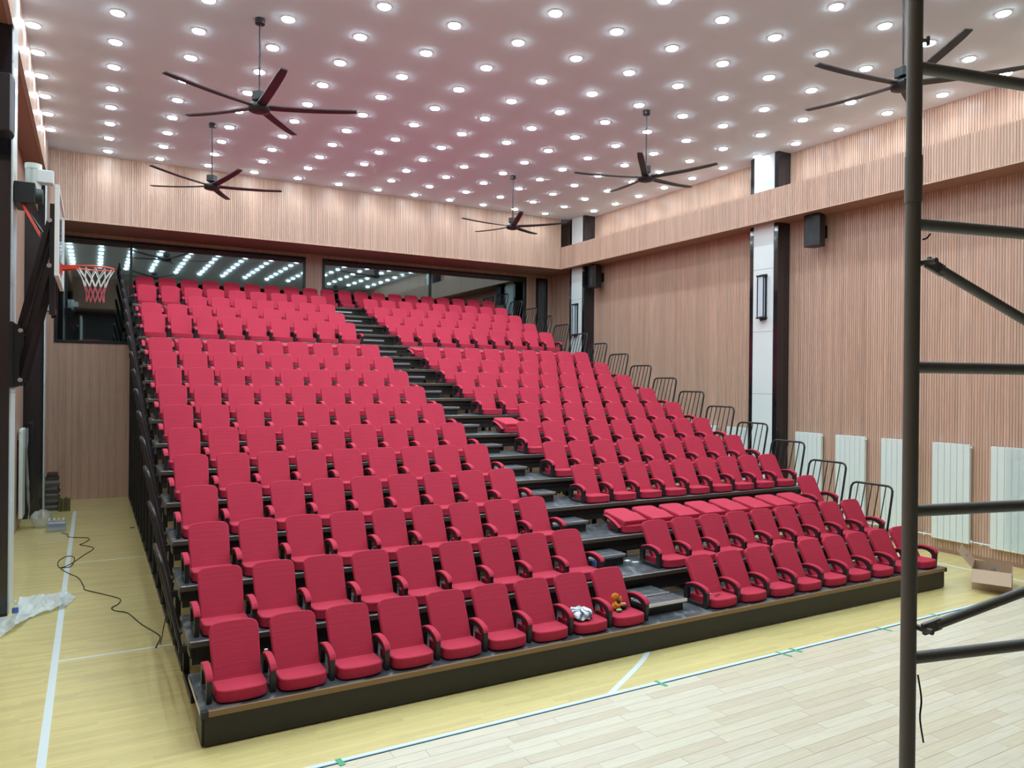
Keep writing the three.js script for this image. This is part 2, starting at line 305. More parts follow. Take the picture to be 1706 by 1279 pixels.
// ------------------------------------------------------------------ chairs
const seatGeo = (() => {
  const s = new THREE.Shape(), w = 0.205, zb = 0.12, zf = 0.525, r = 0.075;
  s.moveTo(-w + 0.02, -zb); s.lineTo(w - 0.02, -zb); s.quadraticCurveTo(w, -zb, w, -zb - 0.02); s.lineTo(w, -(zf - r)); s.quadraticCurveTo(w, -zf - 0.005, w - r, -zf - 0.022);
  s.quadraticCurveTo(0, -zf - 0.05, -(w - r), -zf - 0.022); s.quadraticCurveTo(-w, -zf - 0.005, -w, -(zf - r)); s.lineTo(-w, -zb - 0.02); s.quadraticCurveTo(-w, -zb, -w + 0.02, -zb);
  const g = new THREE.ExtrudeGeometry(s, { depth: 0.066, bevelEnabled: true, bevelThickness: 0.016, bevelSize: 0.014, bevelSegments: 3, curveSegments: 5 });
  g.rotateX(-Math.PI / 2); g.translate(0, 0.026, 0);
  const p = g.attributes.position; for (let i = 0; i < p.count; i++) { const y = p.getY(i), z = p.getZ(i); if (y > 0.05) p.setY(i, y + 0.012 * (z - 0.12) / 0.4 * 0.8); }
  g.computeVertexNormals(); return g;
})();
const BACK_L = 0.535;
function backShape(w0, w1, L, r) { // bottom half-width, top half-width
  const s = new THREE.Shape(); s.moveTo(-w0, 0); s.lineTo(w0, 0); s.lineTo(w1, L - r); s.quadraticCurveTo(w1 - 0.002, L - 0.004, w1 - r, L); s.quadraticCurveTo(0, L + 0.012, -(w1 - r), L); s.quadraticCurveTo(-w1 + 0.002, L - 0.004, -w1, L - r); s.closePath(); return s;
}
const backGeo = (() => { const g = new THREE.ExtrudeGeometry(backShape(0.195, 0.205, BACK_L - 0.012, 0.07), { depth: 0.03, bevelEnabled: true, bevelThickness: 0.014, bevelSize: 0.014, bevelSegments: 3, curveSegments: 5 }); g.translate(0, 0, -0.03); return g; })();
const shellGeo = (() => { const g = new THREE.ExtrudeGeometry(backShape(0.180, 0.190, BACK_L - 0.06, 0.06), { depth: 0.012, bevelEnabled: false, curveSegments: 4 }); g.translate(0, 0.02, -0.058); return g; })();
// armrest outline in (z, y), extruded across x
function zyShape(pts) { const s = new THREE.Shape(); pts.forEach((p, i) => i ? s.lineTo(p[0], p[1]) : s.moveTo(p[0], p[1])); s.closePath(); return s; }
function zyExtrude(s, w, bev = 0) { const g = new THREE.ExtrudeGeometry(s, { depth: w - 2 * bev, bevelEnabled: bev > 0, bevelThickness: bev, bevelSize: bev, bevelSegments: 2, curveSegments: 4 }); g.translate(0, 0, -(w - 2 * bev) / 2); g.rotateY(-Math.PI / 2); return g; }
const arch = t => { // top line of the arm
  const P = [[0.10, 0.232], [0.17, 0.262], [0.25, 0.277], [0.33, 0.277], [0.41, 0.264], [0.468, 0.242], [0.496, 0.214]];
  const c = new THREE.SplineCurve(P.map(p => new THREE.Vector2(...p))); return c.getPoint(t);
};
const armGeo = (() => {
  const top = Array.from({ length: 13 }, (_, i) => { const p = arch(i / 12); return [p.x, p.y - 0.016]; });
  const s = zyShape([[0.075, 0.03], [0.075, 0.19], ...top, [0.484, 0.0], [0.425, 0.0], [0.40, 0.012], [0.14, 0.015]]);
  const h = new THREE.Path(); const hole = [[0.150, 0.06], [0.150, 0.185], [0.19, 0.206], [0.27, 0.219], [0.34, 0.214], [0.395, 0.190], [0.424, 0.155], [0.424, 0.06], [0.39, 0.04], [0.18, 0.042]];
  hole.forEach((p, i) => i ? h.lineTo(...p) : h.moveTo(...p)); h.closePath(); s.holes.push(h);
  return zyExtrude(s, 0.044);
})();
const padGeo = (() => {
  const up = Array.from({ length: 13 }, (_, i) => { const p = arch(0.06 + 0.94 * i / 12); return [p.x, p.y + 0.001]; }), dn = Array.from({ length: 13 }, (_, i) => { const p = arch(0.06 + 0.94 * i / 12); return [p.x - 0.006 * (i / 12), p.y - 0.009]; }).reverse();
  return zyExtrude(zyShape([...up, [0.499, 0.206], [0.490, 0.203], ...dn]), 0.060, 0.006);
})();
const supportGeo = merge([box(-0.16, 0.16, 0, 0.014, 0.16, 0.46), box(-0.20, 0.20, 0.03, 0.07, 0.09, 0.125)]);
const LEAN = 0.50; // radians back from upright
function makeChair(both) {
  const c = new THREE.Group();
  part('seat', seatGeo, M.red, c);
  const b = part('backrest', backGeo, M.red, c); b.position.set(0, 0.085, 0.27); b.rotation.x = -LEAN;
  part('back_shell', shellGeo, M.blackPlastic, b);
  for (const x of both ? [-0.27, 0.27] : [-0.27]) { const a = part('armrest', armGeo, M.blackPlastic, c); a.position.x = x; part('arm_pad', padGeo, M.red, a); }
  part('seat_support', supportGeo, M.blackSteel, c);
  return c;
}
function makeFolded(both) {
  const c = new THREE.Group();
  part('seat', seatGeo, M.red, c);
  const b = part('backrest', backGeo, M.red, c); b.position.set(0, 0.165, 0.51); b.rotation.x = -1.40; b.scale.z = 1.5;
  part('back_shell', shellGeo, M.blackPlastic, b);
  for (const x of both ? [-0.27, 0.27] : [-0.27]) { const a = part('armrest', armGeo, M.blackPlastic, c); a.position.set(x, 0.165, 0.0); a.rotation.x = 0.32; a.scale.set(1, 0.40, 0.98); part('arm_pad', padGeo, M.red, a); }
  part('seat_support', supportGeo, M.blackSteel, c);
  return c;
}
const proto = { up: makeChair(false), upEnd: makeChair(true), fold: makeFolded(false), foldEnd: makeFolded(true) };
const GAP = 1.516;
function placeChair(kind, end, x, r, label, group) {
  const c = proto[kind + (end ? 'End' : '')].clone(); c.name = numbered(kind === 'up' ? 'auditorium_chair' : 'folded_chair'); scene.add(c);
  c.position.set(x, rowY(r) + 0.002, rowZ(r)); tag(c, label, 'chair', group); return c;
}
for (let r = 1; r <= NROW; r++) {
  const up = 'upright chairs on the bleacher', fd = 'chairs folded flat';
  if (r === NROW) {
    const xs = [...Array.from({ length: 9 }, (_, i) => i * S), 4.83, 5.335, ...Array.from({ length: 9 }, (_, i) => 8 * S + GAP + i * S)];
    xs.forEach((x, i) => { const c = placeChair('up', i === xs.length - 1, x, r, `red chair in the shaded top row, ${ORD[i + 1]} from the hoop-side end`, up); if (i === 9 || i === 10) c.scale.x = 0.9; }); continue;
  }
  for (let i = 0; i < 9; i++) {
    const fold = r === 12 || (r === 15 && i < 2);
    placeChair(fold ? 'fold' : 'up', i === 8, i * S, r, fold ? `folded-flat red chair, ${ORD[r]} row up, ${ORD[9 - i]} from the aisle, hoop-side block` : `red upholstered chair, ${ORD[r]} row up, ${ORD[9 - i]} seat from the aisle, hoop-side block`, fold ? fd : up);
  }
  for (let i = 0; i < 9; i++) {
    const fold = r === 12 || (r === 3 && i < 8) || (r === 7 && i === 0);
    placeChair(fold ? 'fold' : 'up', i === 8, 8 * S + GAP + i * S, r, fold ? `folded-flat red chair, ${ORD[r]} row up, ${ORD[i + 1]} from the aisle, radiator-side block` : `red upholstered chair, ${ORD[r]} row up, ${ORD[i + 1]} seat from the aisle, radiator-side block`, fold ? fd : up);
  }
}

// ------------------------------------------------------------------ guard rails
function makeRail(sgn) {
  const g = new THREE.Group(), lean = y => sgn * (0.05 + 0.26 * Math.max(0, y - 0.05)), P = (y, z) => [lean(y), y, z], T = 0.80, zf = 0.47, zb = -0.32;
  part('frame', bentTube([P(-0.12, zf), P(T, zf), P(T, zb), P(-0.12, zb)], 0.019, 0.11, 8), M.blackSteel, g);
  part('lower_rail', bar(P(0.06, zf), P(0.06, zb), 0.012), M.blackSteel, g);
  for (let i = 1; i <= 5; i++) { const z = zf + (zb - zf) * i / 6; part('baluster', bar(P(0.06, z), P(T, z), 0.010, 6), M.blackSteel, g); }
  part('bracket', box(sgn > 0 ? 0.002 : -0.075, sgn > 0 ? 0.075 : -0.002, -0.13, -0.06, zf - 0.03, zf + 0.03), M.blackSteel, g);
  part('bracket', box(sgn > 0 ? 0.002 : -0.075, sgn > 0 ? 0.075 : -0.002, -0.13, -0.06, zb - 0.03, zb + 0.03), M.blackSteel, g);
  return g;
}
{ const R = makeRail(1), L = makeRail(-1);
  for (let r = 2; r <= NROW; r++) {
    const a = R.clone(); a.name = numbered('guard_rail'); a.position.set(XB, rowY(r), rowZ(r)); scene.add(a); tag(a, `black tubular guard rail at the ${ORD[r]} chair row, radiator-wall end`, 'railing', 'guard rails at the radiator end');
    const b = L.clone(); b.name = numbered('guard_rail'); b.position.set(XA, rowY(r), rowZ(r)); scene.add(b); tag(b, `black tubular guard rail at the ${ORD[r]} chair row, hoop end`, 'railing', 'guard rails at the hoop end');
  } }

// ------------------------------------------------------------------ ceiling downlights
{
  const lampDisc = new THREE.LatheGeometry([[0.090, 0], [0.086, -0.027], [0, -0.036]].map(p => new THREE.Vector2(...p)), 9), ring = new THREE.TorusGeometry(0.098, 0.012, 6, 24).rotateX(Math.PI / 2);
  const NX = 14, NZ = 16;
  for (let j = 0; j < NX; j++) for (let k = 0; k < NZ; k++) {
    if ((j === 0 || j === 13) && k === 0) continue;
    const x = -2.0 + 1.1065 * j, z = -12.635 + 1.089 * k;
    const t = thing('ceiling_downlight', `round white ceiling downlight, ${ORD[k + 1]} row from glazed wall, ${ORD[NX - j]} from radiator wall`, 'downlight', [x, CEIL, z], 0, 'round downlights in the ceiling');
    part('diffuser', lampDisc, M.lamp, t);
    const rg = part('lamp_ring', ring, M.lampRing, t); rg.position.y = -0.004;
    const s = new THREE.SpotLight(lin(...LAMP_TINT), LAMP_CD, 0, 1.22, 0.7, 2); s.position.set(x, CEIL - 0.045, z); s.target.position.set(x, 0, z); s.castShadow = true; s.shadow.radius = 0; s.name = 'downlight_beam';
    scene.add(s); scene.add(s.target); s.target.name = 'downlight_aim';
  }
}

// ------------------------------------------------------------------ ceiling fans
function makeFan() {
  const g = new THREE.Group();
  part('rod', bar([0, 0.14, 0], [0, CEIL - 7.18, 0], 0.014, 8), M.fan, g);
  part('ceiling_cup', new THREE.CylinderGeometry(0.07, 0.07, 0.08, 16).translate(0, CEIL - 7.18 - 0.04, 0), M.fan, g);
  part('controller_box', rbox(-0.08, 0.08, 0.10, 0.24, -0.08, 0.08, 0.015), M.fan, g);
  part('motor', new THREE.LatheGeometry([[0, -0.075], [0.07, -0.075], [0.15, -0.05], [0.165, 0], [0.15, 0.04], [0.06, 0.07], [0.05, 0.11], [0, 0.11]].map(p => new THREE.Vector2(...p)), 24), M.fan, g);
  for (let i = 0; i < 5; i++) {
    const L = 1.28, N = 8, w = 0.066, pos = [], idx = []; // twisted blade with a rounded tip
    for (let k = 0; k <= N; k++) {
      const u = k / N, x = 0.14 + L * u, tw = 0.16 - 0.10 * u, hw = w * (u > 0.93 ? 0.82 : 1) * (1 - 0.12 * u), y0 = 0.015 + 0.06 * u * u, t = 0.008;
      for (const [a, b] of [[-hw, t], [hw, t], [hw, -t], [-hw, -t]]) pos.push(x, y0 + a * Math.sin(tw) + b, a * Math.cos(tw));
    }
    for (let k = 0; k < N; k++) for (let e = 0; e < 4; e++) { const a = k * 4 + e, b = k * 4 + (e + 1) % 4, c = a + 4, d = b + 4; idx.push(a, c, b, b, c, d); }
    const E = N * 4; idx.push(0, 1, 2, 0, 2, 3, E, E + 2, E + 1, E, E + 3, E + 2);
    let bg = new THREE.BufferGeometry(); bg.setAttribute('position', new THREE.Float32BufferAttribute(pos, 3)); bg.setIndex(idx); bg = bg.toNonIndexed(); bg.computeVertexNormals();
    const b = part('blade', bg, M.fan, g); b.rotation.y = -2 * Math.PI / 5 * i;
  }
  return g;
}
{ const F = makeFan();
  for (const [x, z, a, l] of [[0.96, -4.15, -128, 'black five-blade ceiling fan on the hoop side, further from the glazed wall'], [0.98, -9.35, -140, 'black five-blade ceiling fan on the hoop side, nearer the glazed wall'], [8.29, -4.1, -154, 'black five-blade ceiling fan on the radiator side, middle of its line of three'], [8.32, -9.48, -105, 'black five-blade ceiling fan on the radiator side, nearest the glazed wall'], [8.29, 1.23, -169, 'black five-blade ceiling fan partly behind the scaffold upright']]) {
    const f = F.clone(); f.name = numbered('ceiling_fan'); f.position.set(x, 7.18, z); f.rotation.y = -a * Math.PI / 180; scene.add(f); tag(f, l, 'ceiling fan', 'five-blade ceiling fans');
  } }

// ------------------------------------------------------------------ radiators
function makeRadiator() { // local: z 0..0.72, faces -x, wall side at x = 0
  const g = new THREE.Group(), n = 6, w = 0.70 / n;
  for (let i = 0; i < n; i++) {
    const z0 = i * w;
    part('section', rbox(-0.105, -0.035, 0.255, 2.075, z0 + 0.002, z0 + w - 0.003, 0.008, 2), M.radiator, g);
  }
  part('header_pipe', bar([-0.07, 2.02, -0.01], [-0.07, 2.02, 0.715], 0.022), M.radiator, g);
  part('header_pipe', bar([-0.07, 0.30, -0.015], [-0.07, 0.30, 0.735], 0.022), M.radiator, g);
  part('vent_plug', bar([-0.07, 2.02, 0.70], [-0.07, 2.02, 0.728], 0.018, 8), M.alu, g);
  part('valve', merge([bar([-0.07, 0.30, 0.70], [-0.07, 0.30, 0.745], 0.028), bar([-0.07, 0.25, 0.73], [-0.07, 0.35, 0.73], 0.014)]), M.alu, g);
  part('wall_bracket', box(-0.04, 0.0, 1.85, 1.89, 0.15, 0.55), M.alu, g);
  return g;
}
{ const R = makeRadiator();
  const zs = [[-8.42, 'second'], [-7.36, 'third'], [-6.30, 'fourth'], [-4.20, ''], [-3.14, ''], [-2.08, ''], [-1.02, ''], [0.04, ''], [1.10, '']];
  const lab = ['white column radiator behind the railing, third beyond the pillar', 'white column radiator behind the railing, second beyond the pillar', 'white column radiator beside the pillar, on its glazed-wall side', 'white column radiator beside the pillar, on its court side', 'white column radiator, second from the pillar towards the court', 'white column radiator partly behind the scaffold upright', 'white column radiator, fourth from the pillar, clear of the railings', 'white column radiator still wrapped in clear film', 'white column radiator, sixth from the pillar towards the court'];
  zs.forEach(([z], i) => { const r = R.clone(); r.name = numbered('radiator'); r.position.set(XR - 0.002, 0, z); scene.add(r); tag(r, lab[i], 'radiator', 'column radiators along the wall'); });
  const l = R.clone(); l.name = numbered('radiator'); l.position.set(XL + 0.002, 0, -10.65); l.rotation.y = Math.PI; scene.add(l); tag(l, 'white radiator under loose clear film on the hoop-side wall', 'radiator', 'column radiators along the wall');
  const pipe = thing('heating_pipe', 'thin white heating pipe linking the radiators along the wall', 'pipe', [XR - 0.07, 0.30, 0]);
  for (const z of [-3.452, -2.392, -1.332, -0.272, 0.788]) part('pipe', bar([0, 0, z], [0, 0, z + 0.294], 0.013), M.radiator, pipe);
  for (const z of [-3.3, -2.24, -1.18, -0.12]) part('pipe_clip', box(-0.012, 0.07, -0.03, 0.02, z - 0.01, z + 0.01), M.radiator, pipe);
  // loose films
  const film = (name, label, pts, mat) => { const g = new THREE.BufferGeometry(); g.setAttribute('position', new THREE.Float32BufferAttribute(pts, 3)); g.computeVertexNormals(); const m = new THREE.Mesh(g, mat); m.name = name; scene.add(m); tag(m, label, 'film'); return m; };
  const grid = (nu, nv, f) => { const P = []; for (let i = 0; i < nu; i++) for (let j = 0; j < nv; j++) { const a = f(i / nu, j / nv), b = f((i + 1) / nu, j / nv), c = f((i + 1) / nu, (j + 1) / nv), d = f(i / nu, (j + 1) / nv); P.push(...a, ...b, ...c, ...a, ...c, ...d); } return P; };
  film('plastic_film', 'clear plastic film hanging over the last visible radiator', grid(10, 24, (u, v) => [XR - 0.118 - 0.02 * vnoise(u * 5 + 3, v * 9, 64, 64) , 0.30 + 1.79 * v, 0.30 + 0.46 * u]), M.film);
  film('plastic_film', 'clear plastic film draped over the hoop-side radiator', grid(8, 20, (u, v) => [XL + 0.125 + 0.05 * (1 - v) + 0.05 * vnoise(u * 4, v * 7, 64, 64), 0.12 + 1.96 * v, -11.33 + 0.5 * u + 0.12 * (1 - v)]), M.film);
}

// ------------------------------------------------------------------ sconces, loudspeakers
function sconce(z, label) {
  const s = thing('wall_sconce', label, 'wall lamp', [12.488, 4.66, z], 0, 'unlit wall lamps on the pillars');
  part('back_plate', rbox(-0.02, 0, 0, 1.06, -0.10, 0.10, 0.004, 1), M.blackSteel, s);
  part('diffuser', rbox(-0.10, -0.02, 0.06, 1.0, -0.07, 0.07, 0.02, 2), std({ color: lin(0.62, 0.70, 0.80), roughness: 0.35 }), s);
  part('cap', rbox(-0.125, 0.0, 1.0, 1.035, -0.12, 0.12, 0.006, 1), M.blackSteel, s); part('cap', rbox(-0.125, 0.0, 0.02, 0.055, -0.12, 0.12, 0.006, 1), M.blackSteel, s);
  for (const zz of [-0.09, 0.09]) part('frame_bar', rbox(-0.118, -0.098, 0.03, 1.02, zz - 0.01, zz + 0.01, 0.004, 1), M.blackSteel, s);
  part('finial', new THREE.SphereGeometry(0.04, 12, 8).translate(-0.07, 0.0, 0), M.blackSteel, s);
}
sconce(-4.88, 'black framed wall lamp on the pillar between radiators'); sconce(-12.6, 'black framed wall lamp on the corner pillar');
function speaker(pos, turn, label, h = 0.68) {
  const s = thing('wall_speaker', label, 'loudspeaker', pos, turn, 'black wall loudspeakers'); // faces +z locally, bracket behind
  const sh = new THREE.Shape(); sh.moveTo(-0.13, -0.14); sh.lineTo(0.13, -0.14); sh.lineTo(0.19, 0.10); sh.quadraticCurveTo(0, 0.16, -0.19, 0.10); sh.closePath();
  const g = new THREE.ExtrudeGeometry(sh, { depth: h, bevelEnabled: true, bevelSize: 0.012, bevelThickness: 0.012, bevelSegments: 2 }); g.rotateX(-Math.PI / 2); g.scale(1, 1, -1); { const ix = g.attributes.position; for (let i = 0; i < ix.count; i += 3) { const a = [ix.getX(i), ix.getY(i), ix.getZ(i)]; ix.setXYZ(i, ix.getX(i + 1), ix.getY(i + 1), ix.getZ(i + 1)); ix.setXYZ(i + 1, ...a); } g.computeVertexNormals(); }
  part('cabinet', g, M.blackPlastic, s);
  const gr = new THREE.CylinderGeometry(0.30, 0.30, h * 0.9, 14, 1, true, -0.60, 1.2); gr.translate(0, h / 2, -0.155); part('grille', gr, std({ color: lin(0.03, 0.035, 0.045), roughness: 0.7, side: THREE.DoubleSide }), s);
  part('bracket', merge([box(-0.03, 0.03, h / 2 - 0.1, h / 2 + 0.1, -0.30, -0.15), box(-0.07, 0.07, h / 2 - 0.14, h / 2 + 0.14, -0.315, -0.30)]), M.blackSteel, s);
}
speaker([XR - 0.315, 6.18, -3.55], -Math.PI / 2 + 0.0, 'black loudspeaker on the radiator wall under the box fascia');
speaker([XR - 0.315, 6.15, -11.75], -Math.PI / 2, 'black loudspeaker high beside the corner pillar');
speaker([XL + 0.315, 6.15, -3.75], Math.PI / 2, 'black loudspeaker high on the hoop-side wall');

// ------------------------------------------------------------------ basketball hoop
{
  const ZC = -4.05, XBD = -1.55, Y0 = 4.38, Y1 = 5.44;
  const h = thing('basketball_hoop', 'wall-mounted basketball hoop with red rim and folding black arms', 'basketball hoop', [0, 0, 0]);
  const bd = part('backboard', box(XBD - 0.012, XBD, Y0, Y1, ZC - 0.9, ZC + 0.9), phys({ color: lin(0.9, 0.95, 0.95), roughness: 0.05, transmission: 0.85, thickness: 0 }), h);
  for (const b of [[Y0 - 0.02, Y0 + 0.03, ZC - 0.92, ZC + 0.92], [Y1 - 0.03, Y1 + 0.02, ZC - 0.92, ZC + 0.92], [Y0 + 0.03, Y1 - 0.03, ZC - 0.92, ZC - 0.87], [Y0 + 0.03, Y1 - 0.03, ZC + 0.87, ZC + 0.92]]) part('board_frame', rbox(XBD - 0.035, XBD + 0.015, b[0], b[1], b[2], b[3], 0.005, 1), M.white, bd);
  for (const z of [-0.3, 0.3]) part('frame_upright', rbox(XBD - 0.11, XBD - 0.04, Y0 - 0.45, Y1 - 0.1, ZC + z - 0.04, ZC + z + 0.04, 0.006, 1), M.blackSteel, h);
  part('frame_cross', merge([box(XBD - 0.10, XBD - 0.05, Y0 - 0.42, Y0 - 0.34, ZC - 0.3, ZC + 0.3), box(XBD - 0.10, XBD - 0.05, Y1 - 0.2, Y1 - 0.12, ZC - 0.3, ZC + 0.3), box(XBD - 0.10, XBD - 0.05, Y0 + 0.18, Y0 + 0.26, ZC - 0.3, ZC + 0.3)]), M.blackSteel, h);
  const RY = 4.60, RX = XBD + 0.40, redM = std({ color: lin(0.75, 0.06, 0.03), roughness: 0.4 });
  const rim = part('rim', new THREE.TorusGeometry(0.225, 0.011, 8, 36).rotateX(Math.PI / 2).translate(RX, RY, ZC), redM, h);
  part('rim_bracket', merge([beam([XBD + 0.01, RY - 0.03, ZC - 0.08], [RX - 0.19, RY, ZC - 0.10], 0.02, 0.05), beam([XBD + 0.01, RY - 0.03, ZC + 0.08], [RX - 0.19, RY, ZC + 0.10], 0.02, 0.05), box(XBD, XBD + 0.02, RY - 0.11, RY + 0.02, ZC - 0.10, ZC + 0.10), box(XBD + 0.01, RX - 0.20, RY - 0.005, RY + 0.006, ZC - 0.10, ZC + 0.10)]), redM, rim);
  // net: white cords above, faded red below
  const ringPt = (a, r, y) => [RX + r * Math.cos(a), y, ZC + r * Math.sin(a)], rad = [0.222, 0.165, 0.125, 0.105, 0.110], yy = [0, -0.12, -0.24, -0.34, -0.44].map(v => RY + v - 0.01), n = 12, wcord = [], rcord = [];
  for (let l = 0; l < 4; l++) for (let i = 0; i < n; i++) for (const s of [-0.5, 0.5]) {
    const a0 = (i + (l % 2) * 0.5) * 2 * Math.PI / n, a1 = (i + (l % 2) * 0.5 + s) * 2 * Math.PI / n;
    (l < 2 ? wcord : rcord).push(bar(ringPt(a0, rad[l], yy[l]), ringPt(a1, rad[l + 1], yy[l + 1]), 0.0055, 5));
  }
  const net = part('net', merge(wcord), M.white, h); part('net_end', merge(rcord), std({ color: lin(0.60, 0.12, 0.16), roughness: 0.8 }), net);
  // folding arms to the bracket on the pillar
  const bk = part('wall_bracket', merge([box(-2.105, -2.07, 3.0, 3.85, -5.05, -4.1), box(-2.10, -1.96, 3.02, 3.82, -4.98, -4.93), box(-2.10, -1.96, 3.02, 3.82, -4.22, -4.17)]), M.blackSteel, h);
  for (const z of [0.3, -0.3]) {
    part('upper_arm', beam([-2.0, 3.74, -4.55 + z * 1.1], [XBD - 0.10, 5.12, ZC + z], 0.05, 0.09), M.blackSteel, h);
    part('lower_arm', beam([-2.0, 3.10, -4.55 + z * 1.1], [XBD - 0.10, 4.55, ZC + z], 0.06, 0.11), M.blackSteel, h);
    const bolt = (x, y, zz) => part('bolt', bar([x, y, zz], [x, y, zz + 0.05 * Math.sign(z)], 0.028, 12), M.alu, h);
    bolt(-1.99, 3.74, -4.55 + z * 1.1 + 0.02 * Math.sign(z)); bolt(-1.99, 3.10, -4.55 + z * 1.1 + 0.02 * Math.sign(z)); bolt(XBD - 0.11, 5.12, ZC + z + 0.02 * Math.sign(z)); bolt(XBD - 0.11, 4.55, ZC + z + 0.02 * Math.sign(z));
  }
  part('lift_strut', bar([-2.03, 5.50, -4.75], [XBD - 0.12, 4.9, -4.2], 0.02), M.blackSteel, h);
  part('cable_pair', merge([bar([-2.05, 5.56, -4.62], [-1.78, 5.0, -4.1], 0.008), bar([-2.05, 5.52, -4.58], [-1.78, 4.96, -4.06], 0.008)]), redM, h);
  // winch motor
  const w = thing('hoop_winch', 'white cylindrical lift motor on the pillar above the hoop', 'motor', [-1.96, 5.62, -4.75]);
  part('bracket', rbox(-0.14, 0.10, -0.16, 0.12, -0.30, 0.30, 0.01, 1), M.blackSteel, w);
  part('drum', new THREE.CylinderGeometry(0.10, 0.10, 0.16, 18).rotateZ(Math.PI / 2).translate(0.10, -0.02, 0.1), std({ color: lin(0.03, 0.05, 0.035), roughness: 0.5 }), w);
  part('motor_body', new THREE.CylinderGeometry(0.095, 0.095, 0.30, 20).translate(0.06, 0.24, 0), std({ color: lin(0.62, 0.66, 0.62), roughness: 0.35, metalness: 0.3 }), w);
  part('motor_cap', new THREE.CylinderGeometry(0.102, 0.102, 0.07, 20).translate(0.06, 0.40, 0), std({ color: lin(0.72, 0.75, 0.66), roughness: 0.4 }), w);
  part('terminal_box', rbox(0.10, 0.30, 0.18, 0.36, -0.09, 0.09, 0.015), M.white, w);
}

// ------------------------------------------------------------------ scaffold
{
  const s = thing('scaffold_frame', 'dark steel scaffold frame with rungs and diagonal braces', 'scaffold', [1.13, 0, 5.91]);
  const d = [0.9747, 0.2224], at = (L, y, off = 0) => [d[0] * L - d[1] * off, y, d[1] * L + d[0] * off];
  const W = 1.05, TOP = 5.3;
  part('upright', bar(at(0, 0.02), at(0, TOP), 0.0235, 20), M.scaffold, s); part('upright', bar(at(W, 0.02), at(W, TOP), 0.0235, 20), M.scaffold, s);
  for (const L of [0, W]) { part('base_plate', box(at(L, 0)[0] - 0.07, at(L, 0)[0] + 0.07, 0, 0.02, at(L, 0)[2] - 0.07, at(L, 0)[2] + 0.07), M.scaffold, s); part('coupling', bar(at(L, 3.72), at(L, 3.87), 0.0262, 20), M.scaffold, s); }
  for (const y of [0.33, 0.81, 1.29, 1.77, 2.248, 2.725, 3.190, 3.653, 4.159, 4.64, 5.12]) part('rung', bar(at(0.012, y), at(W - 0.012, y), 0.0195, 16), M.scaffold, s);
  const flatEnd = (p, q) => { const A = V(...p), B = V(...q), u = B.clone().sub(A).normalize(); return beam(p, A.clone().addScaledVector(u, 0.07).toArray(), 0.012, 0.036); };
  for (const [y0, y1] of [[3.527, 3.10], [2.349, 2.57]]) { const a = at(0.028, y0, 0.03), b = at(W, y1, 0.03), u = V(...b).sub(V(...a)).normalize(); part('brace', bar(V(...a).addScaledVector(u, 0.05).toArray(), b, 0.016, 14), M.scaffold, s); part('brace_end', flatEnd(a, b), M.scaffold, s); part('brace_bolt', bar(at(0.03, y0, 0.0), at(0.035, y0, 0.06), 0.010, 8), M.scaffold, s); }
  part('lock_pin', merge([bar(at(0.02, 4.25), at(0.055, 4.25), 0.006), bar(at(0.053, 4.236), at(0.053, 4.264), 0.006)]), M.scaffold, s);
  part('tie_wire', tube([at(0.02, 2.20, 0.02), at(0.035, 2.12, 0.02), at(0.03, 2.06, 0.02), at(0.045, 1.98, 0.02)], 0.003, 12, 5), M.blackSteel, s);
  part('tie_wire', tube([at(0.02, 3.60, 0.02), at(0.035, 3.605, 0.02), at(0.05, 3.62, 0.02)], 0.003, 8, 5), M.blackSteel, s);
}

// ------------------------------------------------------------------ floor edge strip and tape
{
  const e = thing('floor_edge_strip', 'white and blue plastic strip along the bare boards', 'floor strip', [0, 0, 1.37]);
  part('white_band', box(XL, 12.2, 0.0, 0.003, -0.030, 0.012), std({ color: lin(0.72, 0.80, 0.84), roughness: 0.3 }), e);
  part('blue_band', box(XL, 12.2, 0.0, 0.0035, 0.013, 0.026), std({ color: lin(0.22, 0.45, 0.62), roughness: 0.4 }), e);
  const gm = std({ color: lin(0.08, 0.42, 0.22), roughness: 0.6 });
  const tp = (x, z, w, l, a, label) => { const t = new THREE.Mesh(rbox(-w / 2, w / 2, 0, 0.0015, -l / 2, l / 2, 0.0007, 1), gm); t.name = numbered('tape_strip'); t.position.set(x, 0.0037, z); t.rotation.y = a; scene.add(t); tag(t, label, 'tape', 'green tape on the floor strip'); };
  tp(0.62, 1.39, 0.05, 0.12, 0.1, 'green tape piece on the floor strip, furthest from the radiators');
  tp(4.02, 1.40, 0.04, 0.16, 0.15, 'green tape piece on the floor strip near the curved court line');
  tp(5.85, 1.42, 0.035, 0.20, 0.3, 'green tape piece of a close pair, hoop-side one'); tp(6.08, 1.40, 0.05, 0.16, 0.3, 'green tape piece of a close pair, radiator-side one');
  tp(7.72, 1.42, 0.03, 0.20, 0.3, 'green tape piece beside the scaffold upright'); tp(8.9, 1.38, 0.04, 0.12, 0.3, 'green tape piece on the floor strip nearest the carton');
}

